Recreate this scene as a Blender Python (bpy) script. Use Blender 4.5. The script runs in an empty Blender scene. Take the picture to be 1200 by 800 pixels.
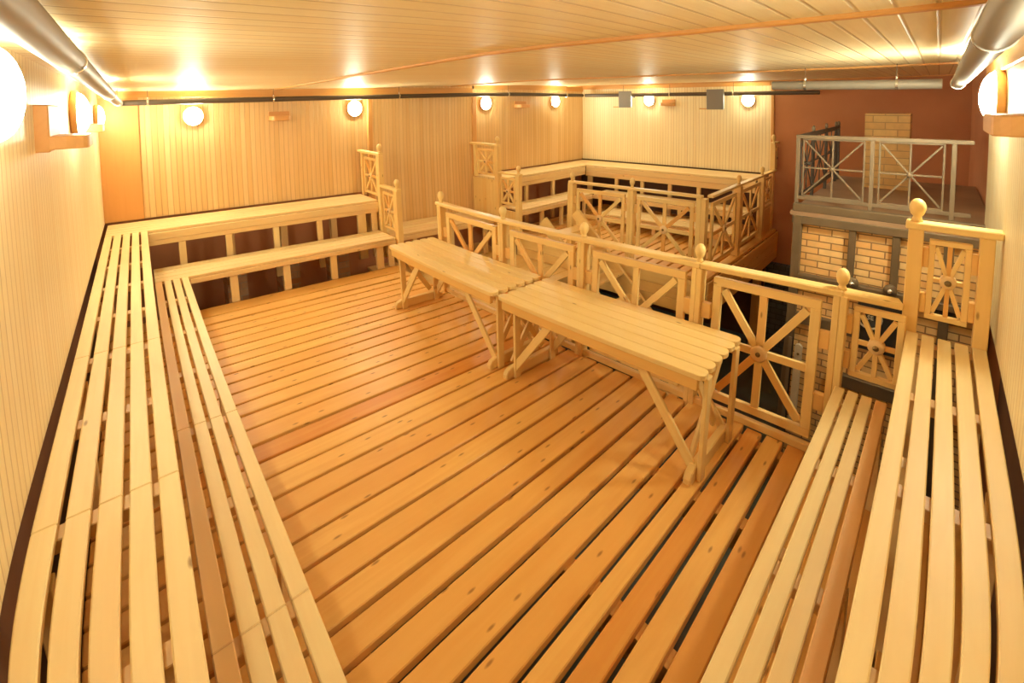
import bpy, bmesh, math, random
from mathutils import Vector, Matrix
random.seed(7)
SC = bpy.context.scene
COL = SC.collection
PI = math.pi

# ------------------------------------------------------------------ camera
# A wide corrected fisheye, as the photograph was taken with: polynomial lens, optical axis above the frame's middle.
YAW, PITCH, ROLL = 0.81926, 0.04400, -0.011486
CX, CY = 604.165, 147.419
K = (1.012342, 0.479393, -0.837292, 0.273908)
CAM_H = 2.1511
cam = bpy.data.cameras.new('camera')
cam_o = bpy.data.objects.new('camera', cam)
COL.objects.link(cam_o)
SC.camera = cam_o
cam.type = 'PANO'
cam.panorama_type = 'FISHEYE_LENS_POLYNOMIAL'
cam.sensor_width = 36
cam.sensor_height = 24
cam.fisheye_fov = 2 * PI
cam.fisheye_polynomial_k0 = 0
cam.fisheye_polynomial_k1 = -K[0] / 18
cam.fisheye_polynomial_k2 = -K[1] / 18 ** 2
cam.fisheye_polynomial_k3 = -K[2] / 18 ** 3
cam.fisheye_polynomial_k4 = -K[3] / 18 ** 4
cam.shift_x = (600 - CX) / 1200
cam.shift_y = (CY - 400) / 800
cam.clip_start = 0.01
fw = Vector((math.cos(PITCH) * math.cos(YAW), math.cos(PITCH) * math.sin(YAW), -math.sin(PITCH)))
r0 = Vector((math.sin(YAW), -math.cos(YAW), 0))
u0 = r0.cross(fw)
rt = math.cos(ROLL) * r0 + math.sin(ROLL) * u0
up = -math.sin(ROLL) * r0 + math.cos(ROLL) * u0
cam_o.matrix_world = Matrix(((rt.x, up.x, -fw.x, 0), (rt.y, up.y, -fw.y, 0), (rt.z, up.z, -fw.z, CAM_H), (0, 0, 0, 1)))

# ------------------------------------------------------------------ materials
def lin(c):
    return tuple((v / 255 / 12.92) if v / 255 <= 0.04045 else ((v / 255 + 0.055) / 1.055) ** 2.4 for v in c)

class NT:
    def __init__(s, name):
        s.m = bpy.data.materials.new(name)
        s.m.use_nodes = True
        s.t = s.m.node_tree
        s.t.nodes.clear()
        s.out = s.t.nodes.new('ShaderNodeOutputMaterial')
        s.b = s.t.nodes.new('ShaderNodeBsdfPrincipled')
        s.t.links.new(s.b.outputs[0], s.out.inputs[0])
    def n(s, typ, **kw):
        nd = s.t.nodes.new(typ)
        for k, v in kw.items():
            setattr(nd, k, v)
        return nd
    def put(s, sock, v):
        if hasattr(v, 'is_output') or isinstance(v, bpy.types.NodeSocket):
            s.t.links.new(v, sock)
        else:
            sock.default_value = v
    def math(s, op, a, b=None, clamp=False):
        nd = s.n('ShaderNodeMath', operation=op, use_clamp=clamp)
        s.put(nd.inputs[0], a)
        if b is not None:
            s.put(nd.inputs[1], b)
        return nd.outputs[0]
    def mix(s, f, a, b, blend='MIX'):
        nd = s.n('ShaderNodeMixRGB', blend_type=blend)
        s.put(nd.inputs[0], f)
        s.put(nd.inputs[1], a if not isinstance(a, tuple) else (*a[:3], 1))
        s.put(nd.inputs[2], b if not isinstance(b, tuple) else (*b[:3], 1))
        return nd.outputs[0]
    def ramp(s, f, p0, p1):
        nd = s.n('ShaderNodeMapRange', clamp=True)
        s.put(nd.inputs['Value'], f)
        nd.inputs['From Min'].default_value = p0
        nd.inputs['From Max'].default_value = p1
        return nd.outputs[0]

def wood(name, base, dark, tone2, rough=0.45, knots=0.6, grain=0.5, bumpy=0.15, blotch=0.25):
    """sawn softwood: grain runs along each board's own length (UV in metres), each board has its own tone"""
    w = NT(name)
    uv = w.n('ShaderNodeUVMap', uv_map='grain')
    mp = w.n('ShaderNodeMapping')
    mp.inputs['Scale'].default_value = (1.4, 30, 1)
    w.put(mp.inputs[0], uv.outputs[0])
    nz = w.n('ShaderNodeTexNoise')
    nz.inputs['Scale'].default_value = 1.0
    nz.inputs['Detail'].default_value = 3.0
    nz.inputs['Distortion'].default_value = 0.6
    w.put(nz.inputs['Vector'], mp.outputs[0])
    g = w.ramp(nz.outputs['Fac'], 0.38, 0.75)
    at = w.n('ShaderNodeAttribute', attribute_name='tone')
    c = w.mix(at.outputs['Fac'], base, tone2)
    ml = w.n('ShaderNodeMapping')
    ml.inputs['Scale'].default_value = (1.1, 5, 1)
    w.put(ml.inputs[0], uv.outputs[0])
    nl = w.n('ShaderNodeTexNoise')
    nl.inputs['Scale'].default_value = 1.0
    nl.inputs['Detail'].default_value = 4.0
    nl.inputs['Distortion'].default_value = 1.0
    w.put(nl.inputs['Vector'], ml.outputs[0])
    c = w.mix(w.math('MULTIPLY', w.ramp(nl.outputs['Fac'], 0.5, 0.78), blotch), c, tone2)
    c = w.mix(w.math('MULTIPLY', g, grain), c, dark)
    mk = w.n('ShaderNodeMapping')
    mk.inputs['Scale'].default_value = (5.0, 16, 1)
    w.put(mk.inputs[0], uv.outputs[0])
    vo = w.n('ShaderNodeTexVoronoi', voronoi_dimensions='2D')
    vo.inputs['Scale'].default_value = 1.0
    w.put(vo.inputs['Vector'], mk.outputs[0])
    wn = w.n('ShaderNodeTexWhiteNoise', noise_dimensions='3D')
    w.put(wn.inputs['Vector'], vo.outputs['Position'])
    k = w.math('SUBTRACT', 1.0, w.ramp(vo.outputs['Distance'], 0.05, 0.14))
    k = w.math('MULTIPLY', k, w.math('GREATER_THAN', wn.outputs['Value'], 1 - 0.16 * knots))
    c = w.mix(w.math('MULTIPLY', k, 0.75), c, (dark[0] * 0.35, dark[1] * 0.25, dark[2] * 0.2))
    w.put(w.b.inputs['Base Color'], c)
    w.b.inputs['Roughness'].default_value = rough
    bp = w.n('ShaderNodeBump')
    bp.inputs['Strength'].default_value = bumpy
    bp.inputs['Distance'].default_value = 0.002
    w.put(bp.inputs['Height'], nz.outputs['Fac'])
    w.put(w.b.inputs['Normal'], bp.outputs[0])
    return w.m

def cladding(name, axis, pitch, base, alt, dark, rough=0.42, groove=0.10, grainaxis=2):
    """tongue-and-groove boards: world coordinate across the boards picks the board, a V groove between them"""
    w = NT(name)
    ge = w.n('ShaderNodeNewGeometry')
    sp = w.n('ShaderNodeSeparateXYZ')
    w.put(sp.inputs[0], ge.outputs['Position'])
    q = w.math('DIVIDE', sp.outputs[axis], pitch)
    fl = w.math('FLOOR', q)
    fr = w.math('FRACT', q)
    wn = w.n('ShaderNodeTexWhiteNoise', noise_dimensions='1D')
    w.put(wn.inputs['W'], fl)
    cb = w.n('ShaderNodeCombineXYZ')
    w.put(cb.inputs[0], w.math('MULTIPLY', sp.outputs[axis], 60))
    w.put(cb.inputs[1], w.math('MULTIPLY', sp.outputs[grainaxis], 1.3))
    w.put(cb.inputs[2], w.math('MULTIPLY', wn.outputs['Value'], 40))
    nz = w.n('ShaderNodeTexNoise')
    nz.inputs['Scale'].default_value = 1.0
    nz.inputs['Detail'].default_value = 2.5
    w.put(nz.inputs['Vector'], cb.outputs[0])
    c = w.mix(wn.outputs['Value'], base, alt)
    c = w.mix(w.math('MULTIPLY', w.ramp(nz.outputs['Fac'], 0.45, 0.8), 0.35), c, dark)
    e = w.math('MINIMUM', fr, w.math('SUBTRACT', 1.0, fr))
    gr = w.math('SUBTRACT', 1.0, w.ramp(e, groove * 0.3, groove))
    c = w.mix(w.math('MULTIPLY', gr, 0.42), c, (dark[0] * 0.5, dark[1] * 0.4, dark[2] * 0.35))
    w.put(w.b.inputs['Base Color'], c)
    w.b.inputs['Roughness'].default_value = rough
    w.b.inputs['Specular IOR Level'].default_value = 0.3
    bp = w.n('ShaderNodeBump')
    bp.inputs['Strength'].default_value = 0.6
    bp.inputs['Distance'].default_value = 0.006
    w.put(bp.inputs['Height'], w.math('SUBTRACT', 1.0, gr))
    w.put(w.b.inputs['Normal'], bp.outputs[0])
    return w.m

def plain(name, col, rough=0.6, metal=0.0, var=0.0, scale=6.0, col2=None):
    w = NT(name)
    if var:
        tc = w.n('ShaderNodeNewGeometry')
        nz = w.n('ShaderNodeTexNoise')
        nz.inputs['Scale'].default_value = scale
        nz.inputs['Detail'].default_value = 5
        w.put(nz.inputs['Vector'], tc.outputs['Position'])
        c2 = col2 or tuple(v * 0.5 for v in col)
        w.put(w.b.inputs['Base Color'], w.mix(w.math('MULTIPLY', w.ramp(nz.outputs['Fac'], 0.35, 0.7), var), col, c2))
    else:
        w.b.inputs['Base Color'].default_value = (*col, 1)
    w.b.inputs['Roughness'].default_value = rough
    w.b.inputs['Metallic'].default_value = metal
    return w.m

def brick(name, a, b, mortar, bw=0.23, bh=0.075):
    w = NT(name)
    uv = w.n('ShaderNodeUVMap', uv_map='grain')
    br = w.n('ShaderNodeTexBrick', offset=0.5)
    w.put(br.inputs['Vector'], uv.outputs[0])
    br.inputs['Scale'].default_value = 1
    br.inputs['Brick Width'].default_value = bw
    br.inputs['Row Height'].default_value = bh
    br.inputs['Mortar Size'].default_value = 0.005
    br.inputs['Color1'].default_value = (*a, 1)
    br.inputs['Color2'].default_value = (*b, 1)
    br.inputs['Mortar'].default_value = (*mortar, 1)
    nz = w.n('ShaderNodeTexNoise')
    nz.inputs['Scale'].default_value = 14
    nz.inputs['Detail'].default_value = 4
    w.put(nz.inputs['Vector'], uv.outputs[0])
    w.put(w.b.inputs['Base Color'], w.mix(w.math('MULTIPLY', w.ramp(nz.outputs['Fac'], 0.4, 0.8), 0.35), br.outputs['Color'], tuple(v * 0.55 for v in a)))
    w.b.inputs['Roughness'].default_value = 0.85
    bp = w.n('ShaderNodeBump')
    bp.inputs['Strength'].default_value = 0.5
    bp.inputs['Distance'].default_value = 0.006
    w.put(bp.inputs['Height'], w.math('SUBTRACT', 1.0, br.outputs['Fac']))
    w.put(w.b.inputs['Normal'], bp.outputs[0])
    return w.m

def glow(name, col, strength):
    w = NT(name)
    em = w.n('ShaderNodeEmission')
    em.inputs[0].default_value = (*col, 1)
    em.inputs[1].default_value = strength
    w.t.links.new(em.outputs[0], w.out.inputs[0])
    return w.m

M = {}
M['bench'] = wood('bench_wood', (0.85, 0.68, 0.345), (0.78, 0.55, 0.24), (0.72, 0.34, 0.11), 0.45, 0.10, 0.4)
M['deck'] = wood('deck_wood', (0.85, 0.52, 0.150), (0.74, 0.37, 0.085), (0.66, 0.26, 0.045), 0.42, 0.9, 0.6, 0.15, 0.55)
M['rail'] = wood('rail_wood', (0.88, 0.66, 0.27), (0.78, 0.50, 0.16), (0.78, 0.38, 0.085), 0.45, 0.3, 0.4)
M['table'] = wood('table_wood', (0.81, 0.60, 0.25), (0.72, 0.47, 0.155), (0.74, 0.42, 0.11), 0.45, 0.25, 0.45)
M['hub'] = wood('hub_wood', (0.86, 0.64, 0.33), (0.74, 0.48, 0.2), (0.8, 0.5, 0.2), 0.5, 0.0, 0.4)
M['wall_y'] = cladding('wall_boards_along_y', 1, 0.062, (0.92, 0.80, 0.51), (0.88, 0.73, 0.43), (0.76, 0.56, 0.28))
M['wall_p'] = cladding('wall_boards_passage', 0, 0.066, (0.87, 0.64, 0.32), (0.80, 0.54, 0.24), (0.68, 0.42, 0.16))  # same boards as the back wall, colour lightened to offset weak light in the passage
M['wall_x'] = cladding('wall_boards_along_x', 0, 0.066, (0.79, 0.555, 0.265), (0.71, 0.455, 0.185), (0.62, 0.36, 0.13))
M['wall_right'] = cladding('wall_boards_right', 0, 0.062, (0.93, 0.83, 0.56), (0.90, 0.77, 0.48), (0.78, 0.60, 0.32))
M['ceil'] = cladding('ceiling_boards', 1, 0.10, (0.93, 0.82, 0.53), (0.91, 0.76, 0.45), (0.79, 0.59, 0.29), 0.5, 0.08, 0)
M['trim'] = wood('trim_wood', (0.76, 0.42, 0.13), (0.6, 0.28, 0.07), (0.6, 0.27, 0.07), 0.45, 0.1, 0.4)
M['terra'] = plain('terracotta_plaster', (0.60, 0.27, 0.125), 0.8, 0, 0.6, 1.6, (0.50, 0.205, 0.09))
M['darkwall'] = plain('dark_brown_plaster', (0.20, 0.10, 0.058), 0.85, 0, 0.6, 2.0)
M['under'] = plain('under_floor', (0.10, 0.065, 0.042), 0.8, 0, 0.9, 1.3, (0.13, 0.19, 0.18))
M['steel'] = plain('grey_painted_steel', (0.19, 0.13, 0.07), 0.5, 0.3, 0.25, 9)
M['paleSteel'] = plain('pale_painted_steel', (0.20, 0.14, 0.08), 0.55, 0.0)
M['darkSteel'] = plain('dark_painted_steel', (0.07, 0.05, 0.034), 0.5, 0.1)
M['black'] = plain('black_iron', (0.05, 0.042, 0.036), 0.5, 0.4, 0.4, 14)
M['pipe'] = plain('grey_pipe', (0.30, 0.26, 0.20), 0.5, 0.15)
M['pipedark'] = plain('dark_pipe_paint', (0.10, 0.072, 0.05), 0.45, 0.2)
M['chrome'] = plain('clamp_metal', (0.75, 0.72, 0.66), 0.25, 0.9)
M['brass'] = plain('bolt_metal', (0.22, 0.15, 0.07), 0.35, 0.8)
M['brick'] = brick('stove_brick', (0.90, 0.60, 0.25), (0.78, 0.40, 0.12), (0.28, 0.14, 0.06), 0.195, 0.058)
M['brickold'] = brick('old_brick', (0.60, 0.29, 0.14), (0.66, 0.44, 0.27), (0.5, 0.40, 0.28), 0.24, 0.085)
M['tilewall'] = brick('grey_tile_wall', (0.15, 0.16, 0.17), (0.11, 0.12, 0.13), (0.05, 0.05, 0.05), 0.2, 0.1)
M['chimney'] = brick('chimney_brick', (0.72, 0.46, 0.17), (0.64, 0.36, 0.12), (0.42, 0.25, 0.10))
M['box'] = plain('grey_box_paint', (0.22, 0.20, 0.17), 0.45, 0.1)
M['slab'] = plain('gallery_slab', (0.36, 0.22, 0.12), 0.7, 0, 0.5, 2.5)
M['cream'] = plain('cream_enamel', (0.62, 0.52, 0.36), 0.4)
LAMP = (1.0, 1.0, 0.77)
M['globe'] = glow('lamp_glass', LAMP, 66.0)
M['globe_dim'] = glow('lamp_glass_dim', LAMP, 24.0)
M['globe_far'] = glow('lamp_glass_far', LAMP, 52.0)
M['globe_mid'] = glow('lamp_glass_mid', LAMP, 46.0)
M['globe_right'] = glow('lamp_glass_right', LAMP, 85.0)

# ------------------------------------------------------------------ mesh building
class MB:
    def __init__(s):
        s.v = []; s.f = []; s.tone = []; s.uv = []; s.smooth = []
    def quad(s, pts, tone, uvs, sm=False):
        i = len(s.v)
        s.v += [tuple(p) for p in pts]
        s.f.append(tuple(range(i, i + len(pts))))
        s.tone.append(tone); s.uv.append(uvs); s.smooth.append(sm)
    def solid(s, verts, faces, tone, uvf, sm=False):
        i = len(s.v)
        s.v += [tuple(p) for p in verts]
        for f in faces:
            s.f.append(tuple(i + k for k in f))
            s.tone.append(tone); s.uv.append([uvf(Vector(verts[k]), f) for k in f]); s.smooth.append(sm)
    def bar(s, p, q, w, t, side=None, tone=None, ch=0.0):
        """a board from p to q, w wide along `side`, t thick along the third axis"""
        p = Vector(p); q = Vector(q)
        d = (q - p); L = d.length; d = d / L
        if side is None:
            side = Vector((0, 0, 1)) if abs(d.z) < 0.9 else Vector((1, 0, 0))
        side = Vector(side); side = (side - d * side.dot(d)).normalized()
        n = d.cross(side)
        if tone is None:
            tone = random.random() * 0.35
        ou, ov = random.random() * 50, random.random() * 50
        vs = []
        for a in (p, q):
            for (b, c) in ((-1, -1), (1, -1), (1, 1), (-1, 1)):
                vs.append(a + side * (b * w / 2) + n * (c * t / 2))
        fs = ((0, 1, 2, 3), (7, 6, 5, 4), (0, 4, 5, 1), (1, 5, 6, 2), (2, 6, 7, 3), (3, 7, 4, 0))
        s.solid(vs, fs, tone, lambda v, f: (ou + (v - p).dot(d), ov + (v - p).dot(side) + (v - p).dot(n)))
        return s
    def box(s, x0, x1, y0, y1, z0, z1, tone=None, axis=None):
        dx, dy, dz = x1 - x0, y1 - y0, z1 - z0
        if axis is None:
            axis = max(range(3), key=lambda k: (dx, dy, dz)[k])
        if tone is None:
            tone = random.random() * 0.35
        ou, ov = random.random() * 50, random.random() * 50
        oth = [k for k in range(3) if k != axis]
        vs = [(x0, y0, z0), (x1, y0, z0), (x1, y1, z0), (x0, y1, z0), (x0, y0, z1), (x1, y0, z1), (x1, y1, z1), (x0, y1, z1)]
        fs = ((3, 2, 1, 0), (4, 5, 6, 7), (0, 1, 5, 4), (1, 2, 6, 5), (2, 3, 7, 6), (3, 0, 4, 7))
        s.solid(vs, fs, tone, lambda v, f: (ou + v[axis], ov + v[oth[0]] + v[oth[1]]))
        return s
    def wallbox(s, x0, x1, y0, y1, z0, z1):
        """box whose UV is laid for bricks: horizontal run, height"""
        vs = [(x0, y0, z0), (x1, y0, z0), (x1, y1, z0), (x0, y1, z0), (x0, y0, z1), (x1, y0, z1), (x1, y1, z1), (x0, y1, z1)]
        fs = ((3, 2, 1, 0), (4, 5, 6, 7), (0, 1, 5, 4), (1, 2, 6, 5), (2, 3, 7, 6), (3, 0, 4, 7))
        for k, f in enumerate(fs):
            pts = [Vector(vs[i]) for i in f]
            if k < 2: uv = [(p.x, p.y) for p in pts]
            elif k in (2, 4): uv = [(p.x, p.z) for p in pts]
            else: uv = [(p.y, p.z) for p in pts]
            s.quad(pts, 0, uv)
        return s
    def tube(s, p, q, r, n=16, r2=None, tone=None, caps=True):
        p = Vector(p); q = Vector(q); d = (q - p).normalized()
        a = d.orthogonal().normalized(); b = d.cross(a)
        r2 = r if r2 is None else r2
        tone = random.random() * 0.35 if tone is None else tone
        ou = random.random() * 50
        P = [p + (a * math.cos(2 * PI * k / n) + b * math.sin(2 * PI * k / n)) * r for k in range(n)]
        Q = [q + (a * math.cos(2 * PI * k / n) + b * math.sin(2 * PI * k / n)) * r2 for k in range(n)]
        vs = P + Q
        fs = [(k, (k + 1) % n, n + (k + 1) % n, n + k) for k in range(n)]
        s.solid(vs, fs, tone, lambda v, f: (ou + (v - p).dot(d), (v - p).dot(a) + (v - p).dot(b)), True)
        if caps:
            s.solid(P, [tuple(range(n - 1, -1, -1))], tone, lambda v, f: (ou + (v - p).dot(a), (v - p).dot(b)))
            s.solid(Q, [tuple(range(n))], tone, lambda v, f: (ou + (v - p).dot(a), (v - p).dot(b)))
        return s
    def lathe(s, base, prof, axis=(0, 0, 1), n=18, tone=0.1):
        base = Vector(base); d = Vector(axis).normalized()
        a = d.orthogonal().normalized(); b = d.cross(a)
        vs = []
        for (r, h) in prof:
            for k in range(n):
                t = 2 * PI * k / n
                vs.append(base + d * h + (a * math.cos(t) + b * math.sin(t)) * max(r, 1e-4))
        fs = []
        for j in range(len(prof) - 1):
            for k in range(n):
                fs.append((j * n + k, j * n + (k + 1) % n, (j + 1) * n + (k + 1) % n, (j + 1) * n + k))
        fs.append(tuple(range(n - 1, -1, -1)))
        m = (len(prof) - 1) * n
        fs.append(tuple(m + k for k in range(n)))
        s.solid(vs, fs, tone, lambda v, f: (3 + (v - base).dot(d), (v - base).dot(a)), True)
        return s
    def prism(s, outline, off, tone=0.1):
        """flat outline (3D points, planar) extruded by vector off"""
        P = [Vector(p) for p in outline]; o = Vector(off); n = len(P)
        vs = P + [p + o for p in P]
        fs = [tuple(range(n - 1, -1, -1)), tuple(range(n, 2 * n))] + [(k, (k + 1) % n, n + (k + 1) % n, n + k) for k in range(n)]
        d = max(((P[i] - P[0]) for i in range(n)), key=lambda v: v.length).normalized()
        e = o.normalized().cross(d)
        ou = random.random() * 50
        s.solid(vs, fs, tone, lambda v, f: (ou + (v - P[0]).dot(d), ou + (v - P[0]).dot(e) + (v - P[0]).dot(o.normalized())))
        return s
    def build(s, name, mat, parent=None, bevel=0.0, origin=None):
        base = Vector((0, 0, 0))
        r = parent
        while r is not None:
            base += r.location
            r = r.parent
        if parent is None and origin is not None:
            base = Vector(origin)
        me = bpy.data.meshes.new(name)
        me.from_pydata([(v[0] - base.x, v[1] - base.y, v[2] - base.z) for v in s.v], [], s.f)
        uvl = me.uv_layers.new(name='grain')
        i = 0
        for k, f in enumerate(s.f):
            for j in range(len(f)):
                uvl.data[i].uv = s.uv[k][j]
                i += 1
        at = me.attributes.new('tone', 'FLOAT', 'FACE')
        at.data.foreach_set('value', s.tone)
        me.polygons.foreach_set('use_smooth', s.smooth)
        me.materials.append(mat)
        bm = bmesh.new(); bm.from_mesh(me)
        bmesh.ops.recalc_face_normals(bm, faces=bm.faces)
        bm.to_mesh(me); bm.free()
        me.update()
        o = bpy.data.objects.new(name, me)
        COL.objects.link(o)
        if parent is not None:
            o.parent = parent
        elif origin is not None:
            o.location = origin
        if bevel:
            b = o.modifiers.new('edge', 'BEVEL')
            b.width = bevel; b.segments = 1; b.limit_method = 'ANGLE'; b.angle_limit = math.radians(50)
            b.harden_normals = False
        return o

def thing(name, loc, label, cat, group=None):
    o = bpy.data.objects.new(name, None)
    o.empty_display_size = 0.1
    COL.objects.link(o)
    o.location = loc
    o['label'] = label; o['category'] = cat
    if group: o['group'] = group
    return o

def tag(o, label, cat, group=None):
    o['label'] = label; o['category'] = cat
    if group: o['group'] = group
    return o

def struct(name, mb, mat, bevel=0.0):
    o = mb.build(name, mat, None, bevel)
    o['kind'] = 'structure'
    return o

# ------------------------------------------------------------------ the room
YB, XF = 6.70, 8.29
def ceil_z(x):
    return 2.40 + 0.0165 * (x + 0.3)

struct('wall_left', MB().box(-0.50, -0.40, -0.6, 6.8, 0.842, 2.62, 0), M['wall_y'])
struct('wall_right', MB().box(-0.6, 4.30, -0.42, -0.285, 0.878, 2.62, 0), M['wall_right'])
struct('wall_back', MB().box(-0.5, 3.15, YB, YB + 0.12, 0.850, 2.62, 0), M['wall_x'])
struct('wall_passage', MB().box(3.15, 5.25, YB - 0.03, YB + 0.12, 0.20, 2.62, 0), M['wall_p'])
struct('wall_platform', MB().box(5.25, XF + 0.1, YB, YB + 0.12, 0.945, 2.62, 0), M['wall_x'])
struct('wall_far', MB().box(XF, XF + 0.12, 2.38, YB + 0.1, 0.945, 2.62, 0), M['wall_y'])
struct('wall_stove', MB().box(XF + 0.02, XF + 0.2, -0.6, 2.40, -2.3, 2.62, 0), M['terra'])
struct('wall_side', MB().box(4.30, XF + 0.2, -0.52, -0.36, -2.3, 2.62, 0), M['terra'])
# plaster below the cladding and down into the space under the decks
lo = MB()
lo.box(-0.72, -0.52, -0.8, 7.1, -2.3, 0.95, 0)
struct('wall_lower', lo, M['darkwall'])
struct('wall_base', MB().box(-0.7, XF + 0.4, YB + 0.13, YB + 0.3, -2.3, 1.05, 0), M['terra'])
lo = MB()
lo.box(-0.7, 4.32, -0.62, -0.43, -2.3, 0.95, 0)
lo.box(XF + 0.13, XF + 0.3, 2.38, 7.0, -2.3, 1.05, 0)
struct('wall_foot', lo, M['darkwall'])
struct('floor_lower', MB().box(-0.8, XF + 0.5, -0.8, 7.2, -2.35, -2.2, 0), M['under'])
struct('wall_tiled', MB().wallbox(8.14, 8.28, 1.55, 2.34, -2.2, -0.62), M['tilewall'])
# ceiling: boards run along X, it rises slightly to the far end
c = MB()
xs = (-0.6, XF + 0.2)
c.solid([(xs[0], -0.6, ceil_z(xs[0])), (xs[1], -0.6, ceil_z(xs[1])), (xs[1], YB + 0.2, ceil_z(xs[1])), (xs[0], YB + 0.2, ceil_z(xs[0])),
         (xs[0], -0.6, 2.75), (xs[1], -0.6, 2.75), (xs[1], YB + 0.2, 2.75), (xs[0], YB + 0.2, 2.75)],
        ((0, 1, 2, 3), (7, 6, 5, 4), (0, 4, 5, 1), (1, 5, 6, 2), (2, 6, 7, 3), (3, 7, 4, 0)), 0, lambda v, f: (v.x, v.y))
struct('ceiling', c, M['ceil'])
def lath(n, x, y0, y1, w=0.035, t=0.016):
    struct('trim_%d' % n, MB().box(x - w / 2, x + w / 2, y0, y1, ceil_z(x) - t, ceil_z(x) + 0.02, 0.5), M['trim'], 0.004)
lath(1, 1.64, -0.28, YB)
lath(2, 4.75, -0.28, YB)
lath(3, 7.75, -0.35, YB, 0.05, 0.02)
# cornice battens where the walls meet the ceiling
def cornice(n, x0, x1, y0, y1):
    z = min(ceil_z(x0), ceil_z(x1))
    struct('trim_%d' % n, MB().box(x0, x1, y0, y1, z - 0.07, z + 0.05, 0.25), M['trim'], 0.006)
cornice(4, -0.40, 5.2, YB - 0.055, YB)
cornice(5, 5.2, XF, YB - 0.03, YB)
cornice(6, XF - 0.03, XF, 2.40, YB)
cornice(8, -0.4, 4.3, -0.285, -0.26)
# wide corner board, corner posts of the wall sections
struct('trim_9', MB().box(-0.40, 0.00, YB - 0.025, YB + 0.05, 0.850, 2.38, 0.6, 2), M['trim'], 0.003)
struct('trim_10', MB().box(3.12, 3.19, YB - 0.05, YB + 0.05, 0.2, 2.36, 0.4, 2), M['trim'], 0.003)
struct('trim_11', MB().box(5.20, 5.29, YB - 0.05, YB + 0.05, 0.2, 2.36, 0.4, 2), M['trim'], 0.003)
struct('trim_12', MB().box(XF - 0.03, XF + 0.14, 2.34, 2.39, 0.0, 2.5, 0.5, 2), M['trim'], 0.003)

# main deck: boards run along X and stop at the railing
gaps = [5.50, 5.24, 5.03, 4.89, 4.73, 4.58, 4.42, 4.26, 4.11, 3.96, 3.807, 3.644, 3.478, 3.319, 3.145, 2.952, 2.785, 2.623, 2.449, 2.283,
        2.110, 1.938, 1.772, 1.602, 1.442, 1.285, 1.124, 0.974, 0.861, 0.737, 0.608, 0.48, 0.34, 0.19, 0.04, -0.12, -0.28]
tones = {15: 0.95, 26: 0.45, 28: 0.85, 30: 0.7, 27: 0.2, 24: 0.35, 18: 0.4, 23: 0.3, 9: 0.35}
d = MB()
for i in range(len(gaps) - 1):
    t = tones.get(i, random.random() * 0.36)
    y0, y1 = gaps[i + 1] + (0.027 if i > 21 else 0.021), gaps[i]
    if y1 - y0 > 0.17:
        y0 = y1 - 0.165 if i > 0 else y0
    d.box(-0.36 if gaps[i] > 1.6 else 0.0, 2.90 + random.uniform(-0.012, 0.012), y0, y1, -0.045, random.uniform(-0.002, 0.002), t)
struct('floor', d, M['deck'], 0.005)
j = MB()
for x in (0.5, 1.4, 2.2, 2.83):
    j.box(x - 0.04, x + 0.04, -0.25, 5.5, -0.2, -0.047, 0.4)
struct('floor_joists', j, M['deck'])

# ------------------------------------------------------------------ benches
def bench(label, axis, a0, a1, slats, z, cleats, group=None, legs=(), fascia=(), tones=None, thick=0.032, foot=-0.0, over=()):
    """slatted bench: axis 'Y' or 'X' is the slats' direction (a0..a1), slats = [(c0, c1)...] across, top at z"""
    c0 = min(s[0] for s in slats); c1 = max(s[1] for s in slats)
    mid = ((a0 + a1) / 2, (c0 + c1) / 2)
    loc = (mid[0], mid[1], foot) if axis == 'X' else (mid[1], mid[0], foot)
    th = thing('slatted_bench', loc, label, 'bench', group)
    def B(mb, a, b, p, q, z0, z1, tone=None):
        if axis == 'X': mb.box(a, b, p, q, z0, z1, tone)
        else: mb.box(p, q, a, b, z0, z1, tone)
    s = MB()
    for k, (p, q) in enumerate(slats):
        t = tones[k] if tones else random.random() * 0.25
        cuts = sorted(c for c in over if a0 < c < a1)
        e = [a0] + cuts + [a1]
        for m in range(len(e) - 1):
            B(s, e[m] + (0.0008 if m else 0), e[m + 1] - 0.0008, p, q, z - thick, z, t + random.uniform(-0.04, 0.04))
    s.build('seat', M['bench'], th, 0.004)
    for cpos in cleats:
        B(cm := MB(), cpos - 0.035, cpos + 0.035, c0 + 0.004, c1 - 0.004, z - thick - 0.05, z - thick - 0.0015, 0.45)
        cm.build('cleat', M['bench'], th, 0.003)
    for (la, lc, z0, wid) in legs:
        lm = MB()
        if axis == 'X': lm.box(la - wid / 2, la + wid / 2, lc - 0.022, lc + 0.022, z0, z - thick - 0.03, None, 2)
        else: lm.box(lc - 0.022, lc + 0.022, la - wid / 2, la + wid / 2, z0, z - thick - 0.03, None, 2)
        lm.build('leg', M['bench'], th, 0.003)
    for (f0, f1, fc, z0, z1, tn) in fascia:
        fm = MB()
        B(fm, f0, f1, fc - 0.014, fc + 0.014, z0, z1, tn)
        fm.build('fascia', M['bench'], th, 0.004)
    return th

def even(c0, w, g, n):
    return [(c0 + k * (w + g), c0 + k * (w + g) + w) for k in range(n)]
ZU, ZL = 0.834, 0.399
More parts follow.
